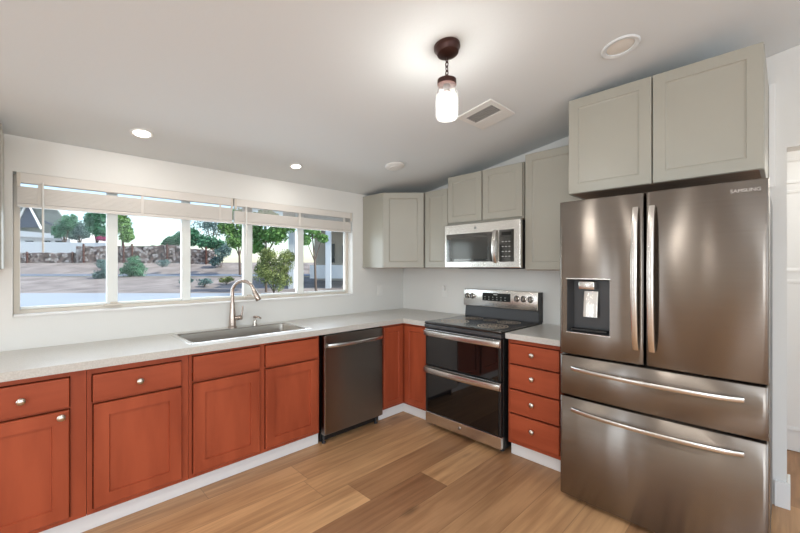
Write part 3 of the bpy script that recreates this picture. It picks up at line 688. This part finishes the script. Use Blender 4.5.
MB().lathe([(.018, -.190), (.018, -.228), (.015, -.230)], n=20).build('socket', M_bronze, r, 40)
MB().lathe([(.040, -.190), (.040, -.212), (.052, -.230), (.055, -.250), (.055, -.335), (.050, -.352), (.040, -.358), (.001, -.356)], n=32, cap=False).build('jar', M_jar, r, 40)
MB().lathe([(.012, -.230), (.014, -.245), (.027, -.275), (.030, -.297), (.022, -.320), (.001, -.328)], n=24).build('bulb', M_bulb, r, 60)
lamp('pendant_glow', 'POINT', (px_, py_, ceil_z(py_)-.30), 8, (1, .97, .92), .045)

# ------------------------------------------------------------------ outside, laid out along the view through the window
FW = Vector((math.cos(YAW), math.sin(YAW), 0)); RT = Vector((math.sin(YAW), -math.cos(YAW), 0))
def W3(l, d, z=0.): p = CAM + FW*d + RT*l; return Vector((p.x, p.y, z))
def at(px, d): return (px-400)/FPX*d
def gz(d):
    prof = ((22, -.15), (26, .12), (30, .60), (33, .68), (35, 1.1), (38, 1.80), (60, 1.95), (140, 2.2))
    if d <= 22: return -.15
    for (a, za), (b_, zb) in zip(prof, prof[1:]):
        if d <= b_: return za + (zb-za)*(d-a)/(b_-a)
    return 2.2
def ground(name, d0, d1, m, l0=-90, l1=70, n=8, j=0, dz=0):
    b = MB(); rows = []
    for i in range(n+1):
        d = d0 + (d1-d0)*i/n; rows.append([b.bm.verts.new(W3(l0+(l1-l0)*k/60, d, gz(d)+dz+(random.uniform(-j, j) if 0 < i < n else 0))) for k in range(61)])
    for A, B in zip(rows, rows[1:]):
        for k in range(60): b.bm.faces.new((A[k], A[k+1], B[k+1], B[k]))
    return struct(b.build(name, m, None, 60))
ground('ground_driveway', -6, 22, M_conc, n=4); ground('ground_dirt', 22, 30.2, M_dirt, n=10, j=.05); ground('ground_road', 30, 33.2, M_road, n=3, dz=.03)
ground('ground_bank', 33, 38.5, M_dirt, n=8, j=.06); ground('ground_yard', 38.5, 140, M_dirt, n=6, j=.05)

def wallseg(name, label, cat, pxa, pxb, d, yt_a, yt_b, yb_, m, thick=.5, posts=()):
    za, zb_, z0 = CAM.z+(266.5-yt_a)*d/FPX, CAM.z+(266.5-yt_b)*d/FPX, CAM.z+(266.5-yb_)*d/FPX-.3
    la, lb = at(pxa, d), at(pxb, d); o = W3((la+lb)/2, d, 0)
    r = thing(name, label, cat, o); n = 24; b = MB(); T = []
    for i in range(n+1):
        u = i/n; l = la+(lb-la)*u; z = za+(zb_-za)*u + (random.uniform(-.06, .06) if m is M_stone else 0)
        T.append([b.bm.verts.new(W3(l, d+q, zz)-o) for q, zz in ((0, z0), (0, z), (thick, z), (thick, z0))])
    for A, B in zip(T, T[1:]):
        for k in range(4): b.bm.faces.new((A[k], A[(k+1) % 4], B[(k+1) % 4], B[k]))
    b.bm.faces.new(list(reversed(T[0]))); b.bm.faces.new(T[-1]); b.build('masonry', m, r)
    for p in posts:
        l = at(p, d-.12); q = W3(l, d-.12, 0)-o; MB().tube([(q.x, q.y, z0), (q.x, q.y, max(za, zb_)+.12)], .085, 8).build('post', M_rust, r)
    return r
wallseg('stone_wall', 'rubble stone wall with rust posts across the road, middle stretch', 'wall', 76, 184, 38, 246.5, 245, 263, M_stone, posts=(83.5, 123.5, 132, 167))
wallseg('stone_wall', 'low rubble stone wall in front of the white wall, below the gabled house', 'wall', 4, 75.6, 38.2, 253, 253, 263, M_stone, posts=(27, 72.5))
wallseg('stone_wall', 'end stretch of rubble stone wall beside the open lot, right of the second mullion', 'wall', 184.5, 214, 37.5, 248, 251, 267, M_stone, posts=(206,))
wallseg('garden_wall', 'low white stucco wall behind the rubble stone wall at left', 'wall', 8, 112, 42, 241.5, 243, 262, M_stucco, .3)
# the gabled house
def house():
    d = 55; o = W3(at(40, d), d, 1.9); r = thing('house', 'grey gabled house beyond the white wall, seen at the left of the window', 'house', o)
    zz = lambda y: CAM.z+(266.5-y)*d/FPX-1.9
    def P(px, y, dd=0): v = W3(at(px, d), d+dd, zz(y)+1.9)-o; return v
    def slab(pts, t, nm, m):
        b = MB(); A = [b.bm.verts.new(P(*p)) for p in pts]; B = [b.bm.verts.new(P(*p) + FW*t) for p in pts]; n = len(pts)
        for i in range(n): b.bm.faces.new((A[i], A[(i+1) % n], B[(i+1) % n], B[i]))
        b.bm.faces.new(list(reversed(A))); b.bm.faces.new(B); return b.build(nm, m, r)
    slab([(-10, 262), (70, 262), (70, 232), (-10, 232)], 7, 'wall', M_stucco)
    b = MB(); pts = [P(34, 200, -.4), P(-20, 203, -.4), P(-20, 232, -2.5), P(28, 232, -2.5)]
    slab([(-15, 236), (78, 236), (60, 212), (46, 196), (-15, 196)], .25, 'roof', M_roof).location = FW*-.3
    slab([(22, 228), (46, 228), (34, 205)], .25, 'gable', M_gable).location = FW*-.8
    b = MB(); b.tube([P(20, 230, -1), P(34, 203.5, -1), P(48, 230, -1)], .16, 6); b.build('gable_trim', M_stucco, r)
    slab([(20, 237), (80, 240), (80, 236), (20, 231)], .6, 'porch_roof', M_stucco).location = FW*-2.2
    for px in (30, 47, 60):
        b = MB(); b.box(-.55, .55, -.05, .05, 0, .9); bmesh.ops.rotate(b.bm, cent=(0, 0, 0), matrix=Matrix.Rotation(YAW-PI/2, 3, 'Z'), verts=b.bm.verts)
        b.build('house_window', M_winx, r, loc=P(px, 247, -.1))
    slab([(47, 221), (55, 224), (55, 226), (47, 223)], .1, 'roof_vent', M_gable).location = FW*-.45
house()
# planting
def leaves(b, c, rad, n, s):
    c = Vector(c)
    for _ in range(n):
        v = Vector((random.gauss(0, 1), random.gauss(0, 1), random.gauss(0, 1))).normalized() * random.uniform(.35, 1)**.6
        p = c + Vector((v.x*rad[0], v.y*rad[1], v.z*rad[2])); q = Vector((random.gauss(0, 1), random.gauss(0, 1), random.gauss(0, 1))).normalized()
        u = q.orthogonal().normalized(); w_ = q.cross(u); k = s*random.uniform(.6, 1.3)
        b.face([p-u*k, p+w_*k*.55, p+u*k, p-w_*k*.55])
def plant(name, label, cat, pxc, d, blobs, m, base_y=None, n=500, leaf=.22, trunk=True, m2=None, group=None):
    # blobs: (px, y, half width px, half height px)
    z0 = gz(d) if base_y is None else CAM.z+(266.5-base_y)*d/FPX
    o = W3(at(pxc, d), d, z0); r = thing(name, label, cat, o, group=group); b = MB(); cs = []
    for (px, y, hw, hh) in blobs:
        dd = d + random.uniform(-.3, .3); c = W3(at(px, dd), dd, CAM.z+(266.5-y)*dd/FPX)-o; R = (hw*d/FPX, hw*d/FPX, hh*d/FPX); cs.append(c)
        leaves(b, c, R, int(n*.5), leaf*.66)
        for _ in range(8):
            v = Vector((random.gauss(0, 1), random.gauss(0, 1), random.gauss(0, 1))).normalized()*random.uniform(.3, .72)
            leaves(b, c + Vector((v.x*R[0], v.y*R[1], v.z*R[2])), [q*random.uniform(.38, .6) for q in R], int(n*.30), leaf*.66)
    b.build('foliage', m, r)
    b = MB(); 
    if trunk:
        top = min(cs, key=lambda c: (c.xy).length); tr = .02*d*.13
        b.tube([(0, 0, -.1), (top.x*.3, top.y*.3, top.z*.5), (top.x, top.y, top.z)], [tr*1.3, tr, tr*.6], 8)
        for c in cs: b.tube([(top.x*.3, top.y*.3, top.z*.5), (c.x, c.y, c.z)], [tr*.6, tr*.25], 6)
        b.build('trunk', M_trunk, r, 50)
    else:
        for c in cs: b.tube([(0, 0, -.05), (c.x*.5, c.y*.5, c.z*.6), (c.x, c.y, c.z)], .025, 5)
        b.build('stem', M_trunk, r, 50)
    return r
plant('tree', 'feathery light green tree in front of the gabled house roof', 'tree', 66, 44.5, [(63, 228, 8, 10), (70, 222, 7, 8), (58, 232, 6, 7)], M_bush, n=420, leaf=.20)
plant('tree', 'blue-green tree right of the gabled house', 'tree', 80, 49, [(79, 228, 7, 8), (84, 233, 6, 6), (74, 234, 6, 6)], M_blue, n=420, leaf=.22)
plant('tree', 'tall dark tree just left of the first mullion', 'tree', 97, 46.2, [(96, 226, 10, 12), (92, 219, 7, 7), (103, 232, 8, 8), (100, 217, 8, 7)], M_dgreen, n=480, leaf=.22)
plant('tree', 'bright green tree just right of the first mullion', 'tree', 123, 44, [(122, 226, 10, 14), (119, 217, 8, 8), (127, 236, 7, 7)], M_lgreen, n=520, leaf=.20)
plant('flowering_shrub', 'magenta flowering shrub on top of the white wall', 'shrub', 104, 42.6, [(100, 238.5, 5, 2.2), (108, 239, 6, 2.5)], M_pink, n=240, leaf=.14, trunk=False)
plant('tree', 'rounded green tree top behind the stone wall, left of the second mullion', 'tree', 176, 48, [(174, 241, 9, 6), (181, 238, 8, 7), (168, 244, 6, 5)], M_dgreen, n=420, leaf=.2)
plant('tree', 'broad deep green tree behind the stone wall end', 'tree', 204, 46, [(196, 239, 12, 8), (208, 242, 13, 7), (218, 245, 9, 6), (190, 233, 9, 6)], M_dgreen, n=520, leaf=.22)
plant('tree', 'sparse grey-green tree showing sky between its twigs', 'tree', 212, 58, [(205, 221, 14, 10), (222, 220, 12, 10), (214, 230, 12, 9)], M_blue, n=190, leaf=.22)
plant('bush', 'dusty blue shrub at the right end of the stone wall', 'bush', 221, 36, [(219, 255, 7, 7), (226, 250, 6, 8), (215, 262, 6, 5)], M_blue, base_y=268, n=260, leaf=.14, trunk=False)
plant('bush', 'round green bush on the dirt bank right of the first mullion', 'bush', 134, 30, [(134, 268, 10, 8), (127, 272, 7, 6), (141, 270, 7, 7), (135, 260, 6, 5)], M_bush, base_y=279, n=420, leaf=.10, trunk=False)
plant('bush', 'yellow-green and grey bush on the dirt bank left of the first mullion', 'bush', 101, 29, [(102, 264, 6, 5), (100, 275, 7, 7), (106, 272, 4, 8)], M_blue, base_y=282, n=300, leaf=.10, trunk=False)
for px, y, d, lb in ((185, 283, 25, 'small dry shrub on the dirt beside the second mullion'), (204, 284, 25, 'small dry shrub on the dirt below the stone wall end'), (226, 282, 26, 'low olive shrub on the dirt left of the third mullion'), (162, 265, 33.5, 'small weed tuft at the foot of the bank')):
    plant('desert_shrub', lb, 'shrub', px, d, [(px, y-2, 7, 4), (px+4, y-3, 5, 3)], M_olive if 'olive' in lb else M_blue, base_y=y+2, n=120, leaf=.08, trunk=False)
# right part of the view: trees and the neighbour's porch
plant('tree', 'large leafy tree behind the third mullion', 'tree', 240, 32, [(238, 238, 14, 10), (228, 228, 10, 8), (246, 228, 12, 10), (236, 215, 14, 8)], M_lgreen, n=560, leaf=.17)
plant('tree', 'large dark-leaved tree hanging over the olive bush', 'tree', 266, 22.4, [(262, 232, 14, 11), (276, 236, 12, 9), (284, 226, 12, 9), (266, 218, 14, 9), (256, 246, 8, 8)], M_lgreen, n=520, leaf=.14)
plant('bush', 'tall olive bush just outside the right half of the window', 'bush', 274, 20, [(272, 268, 16, 13), (284, 262, 12, 13), (262, 274, 10, 11), (278, 280, 14, 10), (268, 255, 10, 8)], M_olive, base_y=292, n=620, leaf=.075, trunk=False)
for px, d in ((256, 19), (272, 18), (300, 19), (322, 18)):
    b = MB(); t = bmesh.new(); bmesh.ops.create_icosphere(t, subdivisions=2, radius=.22)
    for v in t.verts: v.co = Vector((v.co.x*1.3, v.co.y, v.co.z*.7))*random.uniform(.85, 1.12)
    b.merge(t); o = W3(at(px, d), d, -.05); q = b.build('rock', M_dirt, None, 60, loc=o)
    tag(q, {256: 'pale rock at the left foot of the olive bush', 272: 'pale rock in front of the olive bush', 300: 'pale rock behind the fourth mullion', 322: 'pale rock before the porch beside the white post'}[px], 'rock', 'rocks outside the window')
def porch():
    d = 24; o = W3(at(325, d), d, -.15); r = thing('neighbour_house', 'pale house with white porch posts seen through the right end of the window', 'house', o)
    def P(px, y, dd=0): return W3(at(px, d), d+dd, CAM.z+(266.5-y)*d/FPX)-o
    def bx(nm, m, pa, pb, ya, yb, dd, t):
        b = MB(); A = [b.bm.verts.new(P(px, y, dd)) for px, y in ((pa, yb), (pb, yb), (pb, ya), (pa, ya))]; B = [b.bm.verts.new(P(px, y, dd)+FW*t) for px, y in ((pa, yb), (pb, yb), (pb, ya), (pa, ya))]
        for i in range(4): b.bm.faces.new((A[i], A[(i+1) % 4], B[(i+1) % 4], B[i]))
        b.bm.faces.new(list(reversed(A))); b.bm.faces.new(B); return b.build(nm, m, r)
    bx('wall', mat('tan_stucco', (.50, .44, .36), .9), 300, 395, 225, 289, 4, 4)
    bx('window', M_winx, 314, 324, 240, 262, 3.9, .1)
    bx('window', M_winx, 333, 340, 242, 262, 3.9, .1)
    bx('roof', M_roof, 284, 400, 212, 226, -.2, 5)
    for px in (291, 328, 352): bx('post', M_stucco, px-2.6, px+2.6, 226, 291, 0, .35)
    bx('low_wall', M_stucco, 306, 348, 265, 279, 1, .3)
porch()
plant('tree', 'leafy branches in front of the porch roof', 'tree', 316, 20.5, [(312, 232, 10, 8), (322, 238, 6, 5), (306, 240, 6, 6)], M_lgreen, base_y=291, n=260, leaf=.10)

# kinds that repeat share a group
GROUPS = {'base_cabinet': 'cherry base cabinets', 'wall_cabinet': 'sage grey wall cabinets', 'worktop': 'pale quartz worktops', 'tree': 'trees outside the window',
          'desert_shrub': 'small shrubs on the dirt lot', 'bush': 'bushes outside the window', 'stone_wall': 'stretches of rubble stone wall'}
for o in SC.objects:
    k = o.name.split('.')[0]
    if o.parent is None and k in GROUPS and 'label' in o: o['group'] = GROUPS[k]
